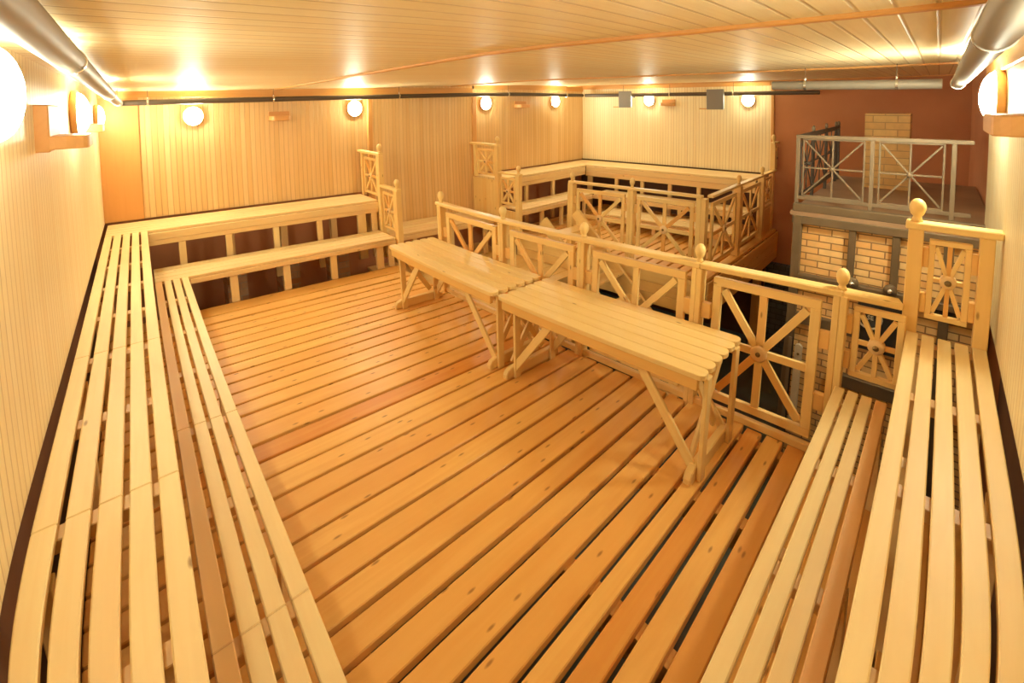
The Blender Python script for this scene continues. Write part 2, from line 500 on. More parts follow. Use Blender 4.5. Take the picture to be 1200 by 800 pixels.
# along the left wall
cl = [5.56, 4.93, 4.33, 3.72, 3.10, 2.48, 1.86, 1.24, 0.62]
bench('wide five-slat upper bench running along the whole left wall', 'Y', 0.45, 6.04, even(-0.371, 0.0625, 0.019, 5), ZU, cl, 'benches of the near hall',
      [(y, x, -2.2, 0.07) for y in (5.3, 4.1, 2.9, 1.7, 0.7) for x in (-0.33, -0.02)], [], [0.0, 0.08, 0.14, 0.02, 0.05], over=(3.1, 1.86), foot=-2.2)
cl2 = [4.97, 4.18, 3.49, 2.80, 2.15, 1.51, 0.85]
bench('narrow four-slat lower bench in front of the left wall bench, its first slat darker', 'Y', 0.45, 5.50, even(0.038, 0.0625, 0.019, 4), ZL, cl2, 'benches of the near hall',
      [(y, x, -0.0, 0.06) for y in (4.6, 3.2, 1.8, 0.7) for x in (0.08, 0.32)], [], [0.62, 0.05, 0.12, 0.06], over=(2.8, 1.51))
# along the right wall
def rev(c, w, g, n):
    return [(c - k * (w + g) - w, c - k * (w + g)) for k in range(n)]
kr = (CAM_H - 0.868) / (CAM_H - ZU)
bench('wide five-slat upper bench along the right wall, ending at the tall wheel panel', 'X', 0.55, 3.10, rev(0.086 * kr, 0.057 * kr, 0.0149 * kr, 5), 0.868, [3.05, 2.45, 1.80, 1.12], 'benches of the near hall',
      [(x, y, -2.2, 0.07) for x in (2.9, 2.0, 1.1) for y in (0.03, -0.22)], [], [0.06, 0.0, 0.02, 0.05, 0.03], foot=-2.2)
bench('narrow four-slat lower bench in front of the right wall bench, with one reddish slat', 'X', 0.55, 2.93, rev(0.389, 0.0539, 0.0141, 4), 0.49, [2.84, 2.24, 1.60, 0.9], 'benches of the near hall',
      [(x, y, 0.0, 0.06) for x in (2.7, 1.7, 0.8) for y in (0.35, 0.15)], [], [0.03, 0.0, 0.1, 0.85])
# back wall, near hall
ups = [0.35, 0.86, 1.44, 2.03, 2.62]
bench('upper bench along the back wall of the near hall above the tall dark openings', 'X', -0.371, 2.93, even(6.045, 0.108, 0.012, 5), ZU, [0.1, 0.9, 1.7, 2.5], 'benches of the near hall',
      [(x, 6.055, 0.0, 0.075) for x in ups[1:-1]] + [(0.35, 6.055, 0.0, 0.075), (2.66, 6.055, 0.0, 0.13), (2.86, 6.055, 0.0, 0.09)],
      [(0.02, 2.93, 6.032, ZU - 0.115, ZU - 0.033, 0.15), (0.02, 2.93, 6.036, ZU - 0.175, ZU - 0.118, 0.3)], foot=-2.2)
bench('lower bench along the back wall of the near hall, one step above the deck', 'X', 0.04, 2.90, even(5.505, 0.113, 0.012, 4), ZL, [0.3, 1.1, 1.9, 2.6], 'benches of the near hall',
      [(0.80, 5.53, 0.0, 0.085), (1.40, 5.53, 0.0, 0.085), (2.00, 5.53, 0.0, 0.085), (2.66, 5.53, 0.0, 0.10), (2.83, 5.53, 0.0, 0.08)],
      [(0.36, 2.90, 5.497, ZL - 0.085, ZL - 0.033, 0.3)])
# passage between the two halls
bench('low wide bench standing alone against the wall in the passage beyond the railing', 'X', 3.12, 5.05, even(5.98, 0.125, 0.012, 5), 0.28, [3.3, 4.1, 4.9], None,
      [(3.5, 6.02, -0.35, 0.08), (4.2, 6.02, -0.35, 0.08), (4.9, 6.02, -0.35, 0.08)], [(3.12, 5.05, 5.972, 0.18, 0.246, 0.3)], foot=-0.35)
# far platform
bench('upper bench against the back wall of the far platform', 'X', 5.24, 8.24, even(6.045, 0.118, 0.008, 5), 0.925, [5.5, 6.3, 7.1, 7.9], 'benches of the far platform',
      [(5.9, 6.055, 0.0, 0.07), (6.6, 6.055, 0.0, 0.07), (7.2, 6.055, 0.0, 0.07)], [(5.24, 7.55, 6.032, 0.80, 0.89, 0.2), (5.24, 7.55, 6.036, 0.73, 0.797, 0.3)])
bench('upper bench along the far wall of the far platform, above a row of posts', 'Y', 2.42, 6.04, even(7.60, 0.118, 0.012, 5), 0.925, [2.7, 3.6, 4.6, 5.5], 'benches of the far platform',
      [(y, 7.63, 0.0, 0.075) for y in (3.46, 4.05, 4.66, 5.27)] + [(2.75, 7.63, 0.0, 0.15), (5.95, 7.63, 0.0, 0.12)],
      [(2.42, 6.03, 7.592, 0.80, 0.89, 0.2), (2.42, 6.03, 7.588, 0.70, 0.797, 0.35)])
bench('middle bench against the back wall of the far platform, above the small dark openings', 'X', 5.24, 7.10, even(5.49, 0.1195, 0.008, 4), 0.46, [5.4, 6.2, 7.0], 'benches of the far platform',
      [(5.75, 5.52, 0.0, 0.07), (6.25, 5.52, 0.0, 0.07), (6.9, 5.52, 0.0, 0.07)], [(5.24, 7.10, 5.478, 0.36, 0.427, 0.25)])
bench('middle bench along the far wall of the far platform, under the row of posts', 'Y', 2.42, 5.48, even(7.14, 0.100, 0.008, 4), 0.46, [2.7, 3.6, 4.6], 'benches of the far platform',
      [(y, 7.17, 0.2, 0.07) for y in (2.6, 3.6, 4.6)], [(2.42, 5.48, 7.128, 0.36, 0.427, 0.35)])
bench('low broad slatted step on the deck of the far platform', 'Y', 2.45, 4.95, even(6.62, 0.09, 0.012, 5), 0.235, [2.6, 3.5, 4.5], 'benches of the far platform',
      [(y, 6.65, 0.0, 0.07) for y in (2.7, 3.8, 4.8)], [(2.45, 4.95, 6.608, 0.12, 0.2, 0.6)])

# brick piers standing under the back bench
for i, (x, lab) in enumerate(((0.92, 'brick pier under the back bench, nearest the left wall'), (1.60, 'brick pier under the middle of the back bench'), (2.32, 'brick pier under the back bench, nearest the railing'))):
    p = thing('brick_pier', (x, 6.2, -2.2), lab, 'pier', 'brick piers under the back bench')
    MB().wallbox(x - 0.12, x + 0.12, 6.09, 6.42, -2.2, 0.10).build('brickwork', M['brickold'], p)
    MB().box(x - 0.05, x + 0.04, 6.25, 6.34, 0.10, 0.74, 0.3).build('post', M['bench'], p, 0.004)

# ------------------------------------------------------------------ railings
def wheel_panel(rail, axis, c, a0, a1, z0, z1, mats=('rail', 'hub'), fw_=0.052, th=0.034, sw=0.042, hub=0.056, name='wheel_panel', bolt=True):
    """framed panel in the plane axis/Z at offset c: frame, eight spokes, round hub, bolt"""
    def P(a, z, o=0.0):
        return (c + o, a, z) if axis == 'Y' else (a, c + o, z)
    nrm = (1, 0, 0) if axis == 'Y' else (0, 1, 0)
    fm = MB()
    fm.bar(P(a0, z1 - fw_ / 2), P(a1, z1 - fw_ / 2), th, fw_, nrm)
    fm.bar(P(a0, z0 + fw_ / 2), P(a1, z0 + fw_ / 2), th, fw_, nrm)
    fm.bar(P(a0 + fw_ / 2, z0 + fw_), P(a0 + fw_ / 2, z1 - fw_), th, fw_, nrm)
    fm.bar(P(a1 - fw_ / 2, z0 + fw_), P(a1 - fw_ / 2, z1 - fw_), th, fw_, nrm)
    pan = fm.build(name, M[mats[0]], rail, 0.003)
    am, zm = (a0 + a1) / 2, (z0 + z1) / 2
    ia, iz = (a1 - a0) / 2 - fw_, (z1 - z0) / 2 - fw_
    for (da, dz) in ((0, 1), (0, -1), (1, 0), (-1, 0), (1, 1), (1, -1), (-1, 1), (-1, -1)):
        sm = MB()
        e = 0.6 * sw if da and dz else 0
        L = math.hypot(da * ia, dz * iz)
        ux, uz = da * ia / L, dz * iz / L
        sm.bar(P(am + ux * hub * 0.6, zm + uz * hub * 0.6), P(am + ux * (L - e), zm + uz * (L - e)), th * 0.7, sw, nrm, random.choice((0.1, 0.2, 0.3, 0.55, 0.9)))
        sm.build('spoke', M[mats[0]], pan, 0.002)
    sgn = -1
    hm = MB().lathe(P(am, zm, 0.03), [(hub * 0.9, 0), (hub, 0.008), (hub, 0.052), (hub * 0.82, 0.062)], Vector(nrm) * sgn, 20, 0.1 + 0.5 * random.random())
    hm.build('hub', M[mats[1]], pan)
    if bolt:
        MB().lathe(P(am, zm, -0.030), [(0.016, 0), (0.016, 0.008), (0.008, 0.014)], Vector(nrm) * sgn, 10).build('bolt', M['brass'], pan)
    return pan

def finial(post, x, y, z, r=0.037, mat='rail'):
    MB().lathe((x, y, z), [(r * 0.75, 0), (r * 0.55, 0.02), (r * 0.5, 0.028), (r * 0.8, 0.042), (r * 1.0, 0.068), (r, 0.088), (r * 0.82, 0.108), (r * 0.5, 0.122), (r * 0.15, 0.128)], n=16).build('finial', M[mat], post)

def post(rail, x, y, z0, z1, axis='Y', split=True, w=0.076, d=0.09, fin=None, mat='rail'):
    pm = MB()
    if split:
        if axis == 'Y':
            pm.box(x - d / 2, x + d / 2, y - w / 2, y - 0.001, z0, z1, None, 2)
            pm.box(x - d / 2 + 0.004, x + d / 2 - 0.004, y + 0.001, y + w / 2, z0, z1, None, 2)
        else:
            pm.box(x - w / 2, x - 0.001, y - d / 2, y + d / 2, z0, z1, None, 2)
            pm.box(x + 0.001, x + w / 2, y - d / 2 + 0.004, y + d / 2 - 0.004, z0, z1, None, 2)
    else:
        pm.box(x - d / 2, x + d / 2, y - w / 2, y + w / 2, z0, z1, None, 2)
    p = pm.build('post', M[mat], rail, 0.004)
    if fin:
        finial(p, x, y, fin, mat=mat)
    return p

def blocks(rail, axis, c, a0, a1, zs, mat='rail'):
    for z in zs:
        b = MB()
        if axis == 'Y': b.box(c - 0.02, c + 0.02, a0, a1, z - 0.055, z + 0.055, 0.6, 2)
        else: b.box(a0, a1, c - 0.02, c + 0.02, z - 0.055, z + 0.055, 0.6, 2)
        b.build('spacer_block', M[mat], rail, 0.003)

XR = 2.92
ZR = 1.06
pY = [4.36, 3.315, 2.325, 1.29, 0.405]
t = thing('wooden_railing', (XR, 2.4, 0), 'long wooden railing with wheel panels along the open edge of the deck, behind both tables', 'railing')
MB().bar((XR, pY[0] + 0.07, ZR), (XR, pY[-2] - 0.02, ZR), 0.085, 0.04, (1, 0, 0), 0.1).bar((XR, pY[-2] - 0.02, ZR), (2.985, pY[-1] - 0.01, ZR - 0.01), 0.085, 0.04, (1, 0, 0), 0.1).bar((2.985, pY[-1], ZR - 0.012), (3.10, 0.117, ZR - 0.05), 0.085, 0.04, (1, 0, 0), 0.1).build('top_rail', M['rail'], t, 0.007)
for y in pY:
    post(t, XR if y > 0.5 else 2.985, y, -0.05, ZR - 0.02, fin=ZR + (0.018 if y > 0.5 else 0.008))
MB().box(XR - 0.02, XR + 0.02, 0.43, 4.36, 0.0, 0.05, 0.3).build('bottom_rail', M['rail'], t, 0.004)
for i in range(4):
    a1, a0 = pY[i] - 0.105, pY[i + 1] + 0.095
    wheel_panel(t, 'Y', XR if i < 3 else XR + 0.03, a0, a1, 0.075, 0.985, sw=0.05, fw_=0.058)
    blocks(t, 'Y', XR if i < 3 else 2.965, pY[i + 1] + 0.039, a0, (0.33, 0.74))
    blocks(t, 'Y', XR, a1, pY[i] - 0.039, (0.33, 0.74))
wheel_panel(t, 'Y', 3.03, 0.088, 0.338, 0.535, 0.975, hub=0.043, sw=0.026, fw_=0.034)
blocks(t, 'Y', 3.01, 0.338, 0.37, (0.64, 0.86))

XT = 3.14
t = thing('wooden_railing', (XT, -0.1, 0.8), 'tall narrow wheel panel with a ball-topped post between the right bench and the wall', 'railing')
MB().box(XT - 0.045, XT + 0.045, -0.285, 0.125, 1.455, 1.495, 0.05).build('top_rail', M['rail'], t, 0.006)
p = post(t, XT, 0.075, 0.3, 1.455, split=False, w=0.072, d=0.075)
finial(p, XT, 0.075, 1.495, 0.04)
post(t, XT, -0.225, 0.3, 1.455, split=False, w=0.06, d=0.075)
wheel_panel(t, 'Y', XT, -0.17, 0.012, 0.955, 1.405, hub=0.037, sw=0.021, fw_=0.028)
blocks(t, 'Y', XT, 0.012, 0.039, (1.04, 1.30))
blocks(t, 'Y', XT, -0.195, -0.17, (1.04, 1.30))

def stepped(x, label, zu, zl, yw, cy=1):
    """the two stepped end panels of a pair of wall benches, in the plane X = x"""
    t = thing('wooden_railing', (x, 6.0, 0), label, 'railing')
    MB().box(x - 0.04, x + 0.04, 5.94, yw, 1.475, 1.512, 0.05).build('top_rail', M['rail'], t, 0.005)
    MB().box(x - 0.04, x + 0.04, 5.43, 5.96, 1.035, 1.07, 0.05).build('top_rail', M['rail'], t, 0.005)
    p = post(t, x, 5.975, 0.0, 1.475, split=False, w=0.085, d=0.08); finial(p, x, 5.975, 1.512)
    p = post(t, x, 5.49, -0.05, 1.035, split=False, w=0.085, d=0.08); finial(p, x, 5.49, 1.07)
    post(t, x, 6.56, zu, 1.475, split=False, w=0.06, d=0.06)
    wheel_panel(t, 'Y', x, 6.05, 6.50, zu + 0.05, 1.42, hub=0.045, sw=0.034, fw_=0.036)
    wheel_panel(t, 'Y', x, 5.56, 5.90, zl + 0.06, 0.98, hub=0.045, sw=0.034, fw_=0.036)
    cl_ = MB()
    y = 6.02
    while y < 6.62:
        cl_.box(x - 0.012, x + 0.012, y, y + 0.088, 0.0, zu - 0.02, None, 2); y += 0.09
    y = 5.54
    while y < 5.92:
        cl_.box(x - 0.012, x + 0.012, y, y + 0.088, 0.0, zl - 0.04, None, 2); y += 0.09
    cl_.build('side_cladding', M['rail'], t, 0.002)
    return t
stepped(2.965, 'stepped end railing of the back benches in the near hall, beside the deck opening', ZU, ZL, 6.69)
stepped(5.18, 'stepped end railing of the far platform benches, beyond the passage bench', 0.925, 0.46, 6.69)

# far platform: deck, fascia, fences
PX0, PY0 = 5.26, 2.22
t = thing('wooden_platform', (6.8, 4.2, -2.2), 'raised slatted wooden platform of the far hall with boarded sides', 'platform')
dm = MB(); y = PY0
while y < 6.0:
    dm.box(PX0, 8.2, y, y + 0.13, -0.045, 0.0); y += 0.165
dm.build('deck_boards', M['deck'], t, 0.004)
fm = MB()
for z in (-0.20, -0.355, -0.51):
    fm.box(PX0 - 0.03, PX0, PY0, 5.6, z, z + 0.15)
    fm.box(PX0, 8.25, PY0 - 0.03, PY0, z, z + 0.15)
fm.build('fascia', M['rail'], t, 0.004)
jm = MB()
for x in (5.6, 6.6, 7.6):
    jm.box(x - 0.04, x + 0.04, PY0, 6.0, -0.2, -0.05)
jm.build('joists', M['rail'], t)
for (x, y) in ((5.4, 2.4), (5.4, 4.4), (7.9, 2.4), (7.0, 5.8)):
    MB().box(x - 0.06, x + 0.06, y - 0.06, y + 0.06, -2.2, -0.2, 0.5, 2).build('support', M['rail'], t, 0.005)

XP = 5.33
t = thing('wooden_railing', (XP, 3.4, 0), 'front railing of the far platform with two wheel panels facing the main deck', 'railing')
fy = [4.50, 3.42, 2.36]
MB().box(XP - 0.04, XP + 0.04, 2.36, 4.55, 1.0, 1.035, 0.05).build('top_rail', M['rail'], t, 0.005)
for i, y in enumerate(fy):
    post(t, XP, y, 0.001, 1.0, fin=1.035 if i < 2 else None, w=0.10 if i < 2 else 0.13, d=0.1)
for i in range(2):
    wheel_panel(t, 'Y', XP, fy[i + 1] + 0.11, fy[i] - 0.10, 0.12, 0.93, sw=0.05)
    blocks(t, 'Y', XP, fy[i + 1] + 0.05, fy[i + 1] + 0.11, (0.3, 0.75))
    blocks(t, 'Y', XP, fy[i] - 0.10, fy[i] - 0.05, (0.3, 0.75))
YP = 2.29
t = thing('wooden_railing', (6.4, YP, 0), 'side railing of the far platform running back towards the brown wall', 'railing')
MB().box(5.40, 8.22, YP - 0.04, YP + 0.04, 1.0, 1.035, 0.05).build('top_rail', M['rail'], t, 0.005)
fx = [6.42, 7.50]
for i, x in enumerate(fx):
    post(t, x, YP, 0.001, 1.0, 'X', fin=1.035, w=0.11, d=0.1)
wheel_panel(t, 'X', YP, 5.46, 6.32, 0.10, 0.93, sw=0.05)
wheel_panel(t, 'X', YP, 6.53, 7.40, 0.10, 0.93, sw=0.05)
wheel_panel(t, 'X', YP, 7.58, 7.98, 0.52, 0.95, sw=0.036, fw_=0.04)
post(t, 8.04, YP, 0.001, 1.0, 'X', split=False)
MB().box(7.56, 8.0, YP - 0.012, YP + 0.012, 0.002, 0.42, 0.4).build('side_cladding', M['rail'], t)
MB().box(7.55, 8.05, YP - 0.03, YP + 0.03, 0.44, 0.49, 0.1).build('ledge', M['rail'], t, 0.005)
t = thing('wooden_railing', (8.4, 2.33, 0.9), 'small tall wheel panel at the end of the far wall bench, against the brown wall', 'railing')
MB().box(8.04, 8.66, 2.25, 2.33, 1.475, 1.51, 0.05).build('top_rail', M['rail'], t, 0.005)
p = post(t, 8.10, 2.29, 1.04, 1.475, 'X', split=False, w=0.08, d=0.08); finial(p, 8.10, 2.29, 1.51)
wheel_panel(t, 'X', 2.29, 8.16, 8.29, 1.04, 1.42, sw=0.022, fw_=0.022, hub=0.03)

# stairs from the platform front down into the lower space
t = thing('wooden_staircase', (4.7, 3.3, -2.2), 'wooden stair with plank stringers beyond the railing, in front of the far platform', 'staircase')
for x in (4.45, 5.12):
    MB().bar((x, 4.25, 0.62), (x, 2.15, -1.35), 0.16, 0.045, (0, 0, 1), 0.25).build('stringer', M['rail'], t, 0.005)
for k in range(7):
    f = (k + 0.6) / 7
    y, z = 4.25 + (2.15 - 4.25) * f, 0.60 + (-1.35 - 0.60) * f
    MB().box(4.47, 5.10, y - 0.11, y + 0.11, z - 0.02, z + 0.015, 0.35, 0).build('tread', M['rail'], t, 0.004)
t = thing('wooden_landing', (4.1, 5.0, -0.4), 'plain boarded landing in the passage between the deck and the far platform', 'landing')
lm = MB(); y = 4.30
while y < 6.6:
    lm.box(2.95, 5.22, y, y + 0.15, -0.395, -0.35); y += 0.155
lm.build('deck_boards', M['table'], t, 0.004)
MB().box(2.95, 5.22, 4.27, 4.30, -0.62, -0.35, 0.3).build('fascia', M['rail'], t, 0.004)
for (x, y) in ((3.1, 4.45), (5.0, 4.45), (3.1, 6.4), (5.0, 6.4)):
    MB().box(x - 0.05, x + 0.05, y - 0.05, y + 0.05, -2.2, -0.4, 0.4, 2).build('support', M['rail'], t, 0.004)

# ------------------------------------------------------------------ tables
def table(label, y0, y1, x0=2.195, x1=2.765, zt=0.70):
    t = thing('trestle_table', ((x0 + x1) / 2, (y0 + y1) / 2, 0), label, 'table', 'trestle tables on the deck')
    tm = MB(); n = 6; g = 0.004
    w = (x1 - x0 - g * (n - 1)) / n
    for k in range(n):
        a = x0 + k * (w + g); b = a + w; r = w * 0.42
        ol = []
        for (cx, cy_, s0) in ((b - r, y1 - r, 0), (a + r, y1 - r, PI / 2), (a + r, y0 + r, PI), (b - r, y0 + r, 1.5 * PI)):
            for q in range(5):
                an = s0 + q * PI / 8
                ol.append((cx + r * math.cos(an), cy_ + r * math.sin(an), zt - 0.032))
        tm.prism(ol, (0, 0, 0.032), random.random() * 0.2)
    tm.build('tabletop', M['table'], t, 0.003)
    zf = zt - 0.034
    for x in (x0 + 0.028, x1 - 0.028):
        MB().box(x - 0.016, x + 0.016, y0 + 0.04, y1 - 0.04, zf - 0.075, zf, 0.85).build('apron', M['table'], t, 0.004)
    for yy, sg in ((y0 + 0.045, 1), (y1 - 0.10, -1)):
        ft = MB()
        ft.prism([(x0 - 0.02, yy - 0.024, 0.002), (x1 + 0.02, yy - 0.024, 0.002), (x1 + 0.02, yy - 0.024, 0.035), (x1 - 0.05, yy - 0.024, 0.095), (x0 + 0.05, yy - 0.024, 0.095), (x0 + 0.0, yy - 0.024, 0.075), (x0 - 0.02, yy - 0.024, 0.04)], (0, 0.048, 0), 0.2)
        ft.build('foot', M['table'], t, 0.006)
        for x in (x0 + 0.08, x1 - 0.08):
            MB().box(x - 0.03, x + 0.03, yy - 0.052, yy - 0.026, 0.0, zf - 0.002, None, 2).build('leg', M['table'], t, 0.004)
        MB().bar((x0 + 0.10, yy + 0.036, 0.10), (x1 - 0.10, yy + 0.036, zf - 0.01), 0.055, 0.022, (1, 0, 0)).build('cross_brace', M['table'], t, 0.004)
        MB().bar((x1 - 0.10, yy + 0.060, 0.10), (x0 + 0.10, yy + 0.060, zf - 0.01), 0.055, 0.022, (1, 0, 0)).build('cross_brace', M['table'], t, 0.004)
        for x in (x0 + 0.068, x1 - 0.068):
            MB().bar((x, yy + sg * 0.0, 0.05), (x, yy + sg * 0.42, zf - 0.045), 0.062, 0.022, (0, 1, 0), 0.1).build('long_brace', M['table'], t, 0.004)
    return t
table('nearer wooden trestle table, its end towards the right bench', 0.90, 2.585)
table('farther wooden trestle table, end to end with the nearer one, towards the back bench', 2.64, 4.34)

# ------------------------------------------------------------------ lamps, shelves, pipes
def lamp(loc, nrm, label, glass='globe', R=0.115, bulge=0.5):
    t = thing('wall_lamp', loc, label, 'lamp', 'round wall lamps')
    l = Vector(loc); n = Vector(nrm)
    MB().lathe(l, [(R * 1.08, 0), (R * 1.12, 0.010), (R * 1.12, 0.032), (R * 1.07, 0.040), (R * 1.01, 0.036)], n, 28, 0.3).build('rim', M['trim'], t)
    prof = [(R * math.cos(a), 0.030 + bulge * R * math.sin(a)) for a in [k * PI / 2 / 8 for k in range(9)]]
    MB().lathe(l, prof, n, 28).build('globe', M[glass], t)
    return t
wy = YB - 0.002
lamp((0.605, wy, 2.09), (0, -1, 0), 'round wall lamp above the left part of the back bench')
lamp((2.895, wy, 2.142), (0, -1, 0), 'round wall lamp above the stepped end railing of the back bench')
lamp((5.52, wy, 2.175), (0, -1, 0), 'round wall lamp above the stepped end of the far platform benches', 'globe_far')
lamp((7.34, wy, 2.205), (0, -1, 0), 'round wall lamp just left of the far corner', 'globe_far')
lamp((XF - 0.002, 4.90, 2.236), (-1, 0, 0), 'round wall lamp on the far wall between the grey boxes', 'globe_far')
lamp((XF - 0.002, 2.80, 2.225), (-1, 0, 0), 'round wall lamp on the far wall next to the brown wall', 'globe_far')
lamp((-0.398, 1.92, 2.215), (1, 0, 0), 'glaring round lamp at the left edge, nearest on the left wall', 'globe_dim', 0.15)
lamp((-0.398, 4.2, 2.15), (1, 0, 0), 'round lamp on the left wall above the wooden shelf', 'globe_mid', 0.15)
lamp((-0.398, 6.15, 2.11), (1, 0, 0), 'round lamp on the left wall nearest the back corner', 'globe_mid', 0.12)
lamp((3.45, -0.283, 2.185), (0, 1, 0), 'glaring round lamp on the right wall above the tall wheel panel', 'globe_right', 0.145)
lamp((0.9, -0.283, 2.16), (0, 1, 0), 'added round lamp on the right wall beside the camera, out of view', 'globe_dim')  # added for its light, outside the frame, carrying on the row of lamps

def shelf(loc, nrm, label, w=0.30, dep=0.17, hgt=0.13, bt=0.024):
    t = thing('wall_shelf', loc, label, 'shelf', 'small wooden wall shelves')
    l = Vector(loc); n = Vector(nrm); s = n.cross(Vector((0, 0, 1)))
    MB().bar(l - s * w / 2 + n * 0.013 + Vector((0, 0, hgt * 0.45)), l + s * w / 2 + n * 0.013 + Vector((0, 0, hgt * 0.45)), hgt, bt, (0, 0, 1), 0.6).build('back_board', M['trim'], t, 0.005)
    ol = [l - s * w / 2 + n * 0.026, l + s * w / 2 + n * 0.026]
    for k in range(7):
        a = k * PI / 2 / 6
        ol.append(l + s * (w / 2 - dep * 0.35 * (1 - math.cos(a))) + n * (0.026 + (dep - 0.026) * math.sin(a)))
    for k in range(7):
        a = PI / 2 - k * PI / 2 / 6
        ol.append(l - s * (w / 2 - dep * 0.35 * (1 - math.cos(a))) + n * (0.026 + (dep - 0.026) * math.sin(a)))
    ol = ol[1:-1] if False else [l - s * w / 2 + n * 0.026] + ol[1:-1]
    MB().prism(ol, (0, 0, 0.062), 0.3).build('ledge', M['trim'], t, 0.004)
    return t
shelf((1.72, YB - 0.002, 2.00), (0, -1, 0), 'small wooden shelf on the back wall between two lamps')
shelf((6.37, YB - 0.002, 2.08), (0, -1, 0), 'small wooden shelf on the wall left of the far corner')
shelf((XF - 0.002, 4.45, 2.12), (-1, 0, 0), 'small wooden shelf on the far wall beside a lamp')
shelf((-0.398, 2.95, 1.985), (1, 0, 0), 'wooden shelf on the left wall, the larger one nearest the camera', 0.34, 0.19, 0.22, 0.075)
shelf((-0.398, 4.75, 2.0), (1, 0, 0), 'wooden shelf on the left wall under the farther lamp', 0.34, 0.15, 0.16)
shelf((1.95, -0.283, 2.055), (0, 1, 0), 'wooden shelf on the right wall under the glaring lamp', 0.40, 0.16, 0.12)

def pipe(name, pts, r, mat, label, rods=(), n=20):
    t = thing(name, pts[0], label, 'pipe')
    m = MB()
    for a, b in zip(pts[:-1], pts[1:]):
        m.tube(a, b, r, n)
    m.build('tube', mat, t)
    for (p, q) in rods:
        P = Vector(p); d = Vector(q).normalized()
        h = MB().tube(P, (P.x, P.y, ceil_z(P.x) + 0.005), 0.0035, 8)
        h.build('hanger_rod', M['steel'], t)
        MB().tube(P - d * 0.011, P + d * 0.011, r + 0.004, n).tube(P + Vector((0, 0, r + 0.005)) + d * 0.0, P + Vector((0, 0, r + 0.025)), 0.008, 8).build('clamp', M['chrome'], t)
    return t
pipe('heating_pipe', [(-0.185, 0.2, 2.352), (-0.185, 6.45, 2.262)], 0.042, M['pipe'], 'thick grey pipe hung under the ceiling along the left wall',
     [((-0.185, 1.95, 2.327), (0, 1, 0)), ((-0.185, 4.3, 2.293), (0, 1, 0)), ((-0.185, 6.0, 2.268), (0, 1, 0))])
pipe('heating_pipe', [(-0.185, 6.5, 2.262), (0.5, 6.5, 2.275), (2.2, 6.5, 2.30), (5.0, 6.5, 2.325), (8.05, 6.5, 2.335)], 0.034, M['pipedark'], 'dark pipe running along the top of the back wall',
     [((0.1, 6.5, 2.268), (1, 0, 0)), ((1.6, 6.5, 2.29), (1, 0, 0)), ((3.6, 6.5, 2.313), (1, 0, 0)), ((5.9, 6.5, 2.328), (1, 0, 0)), ((7.5, 6.5, 2.333), (1, 0, 0))])
pipe('heating_pipe', [(8.05, 6.42, 2.335), (8.05, 1.55, 2.335)], 0.034, M['pipedark'], 'dark pipe running along the top of the far wall, ending over the brown wall',
     [((8.05, y, 2.335), (0, 1, 0)) for y in (5.4, 4.3, 3.0)])
pipe('heating_pipe', [(0.35, -0.11, 2.335), (4.55, -0.11, 2.30)], 0.043, M['pipe'], 'thick grey pipe hung under the ceiling along the right wall',
     [((1.55, -0.11, 2.325), (1, 0, 0)), ((4.3, -0.11, 2.302), (1, 0, 0))])
pipe('heating_pipe', [(4.55, -0.02, 2.305), (4.55, 1.30, 2.325)], 0.04, M['pipe'], 'short grey pipe crossing under the ceiling above the stove',
     [((4.55, 1.0, 2.32), (0, 1, 0)), ((4.55, 0.28, 2.31), (0, 1, 0))])

def grey_box(y, z, w, h, label):
    t = thing('wall_box', (XF - 0.25, y, z), label, 'box', 'grey boxes on the far wall')
    x = XF - 0.34
    MB().box(x, x + 0.05, y - w / 2, y + w / 2, z - h / 2, z + h / 2).build('body', M['box'], t, 0.006)
    MB().box(x + 0.05, XF, y - 0.04, y + 0.04, z + h * 0.1, z + h * 0.3).build('wall_mount', M['box'], t)
    MB().tube((x + 0.02, y + w / 2 - 0.05, z - h / 2 + 0.012), (x + 0.02, y + w / 2 + 0.15, z - h / 2 + 0.012), 0.010, 8).build('arm', M['trim'], t)
    return t
grey_box(5.31, 2.245, 0.30, 0.33, 'grey metal box on the far wall, the one nearer the corner')
grey_box(3.32, 2.235, 0.33, 0.36, 'grey metal box on the far wall, the one nearer the brown wall')

# ------------------------------------------------------------------ stove block
XS = 4.22
t = thing('brick_stove', (XS, 0.5, -2.2), 'large brick stove in a grey steel frame, standing beyond the railing', 'stove')
MB().wallbox(XS + 0.02, 6.3, -0.34, 0.955, -2.2, 1.20).build('brickwork', M['brick'], t)
MB().box(XS - 0.03, 6.6, -0.35, 1.02, 1.20, 1.235).build('gallery_slab', M['slab'], t)
def beam(x0, x1, y0, y1, z0, z1, mat='steel'):
    MB().box(x0, x1, y0, y1, z0, z1).build('steel_beam', M[mat], t, 0.005)
beam(XS - 0.03, XS + 0.04, -0.34, 1.0, 1.235, 1.30)
beam(XS - 0.035, XS + 0.03, -0.34, 1.0, 1.13, 1.198)
MB().bar((XS - 0.005, 0.955, 1.20), (XS - 0.005, 0.955, -2.2), 0.07, 0.07, (1, 0, 0)).build('steel_post', M['steel'], t, 0.005)
for y in (0.525, 0.222):
    MB().box(XS - 0.025, XS + 0.02, y - 0.026, y + 0.026, 0.68, 1.13).build('steel_post', M['steel'], t, 0.005)
MB().box(XS - 0.025, XS + 0.02, -0.13, -0.07, -1.0, 1.13).build('steel_post', M['steel'], t, 0.005)
beam(XS - 0.05, XS + 0.02, -0.34, 0.92, 0.635, 0.69)
beam(XS - 0.03, XS + 0.02, -0.34, 0.92, 0.585, 0.628, 'black')
beam(XS - 0.03, XS + 0.02, 0.45, 0.92, 0.24, 0.33)
beam(XS - 0.03, XS + 0.02, -0.34, 0.62, -0.22, -0.11)
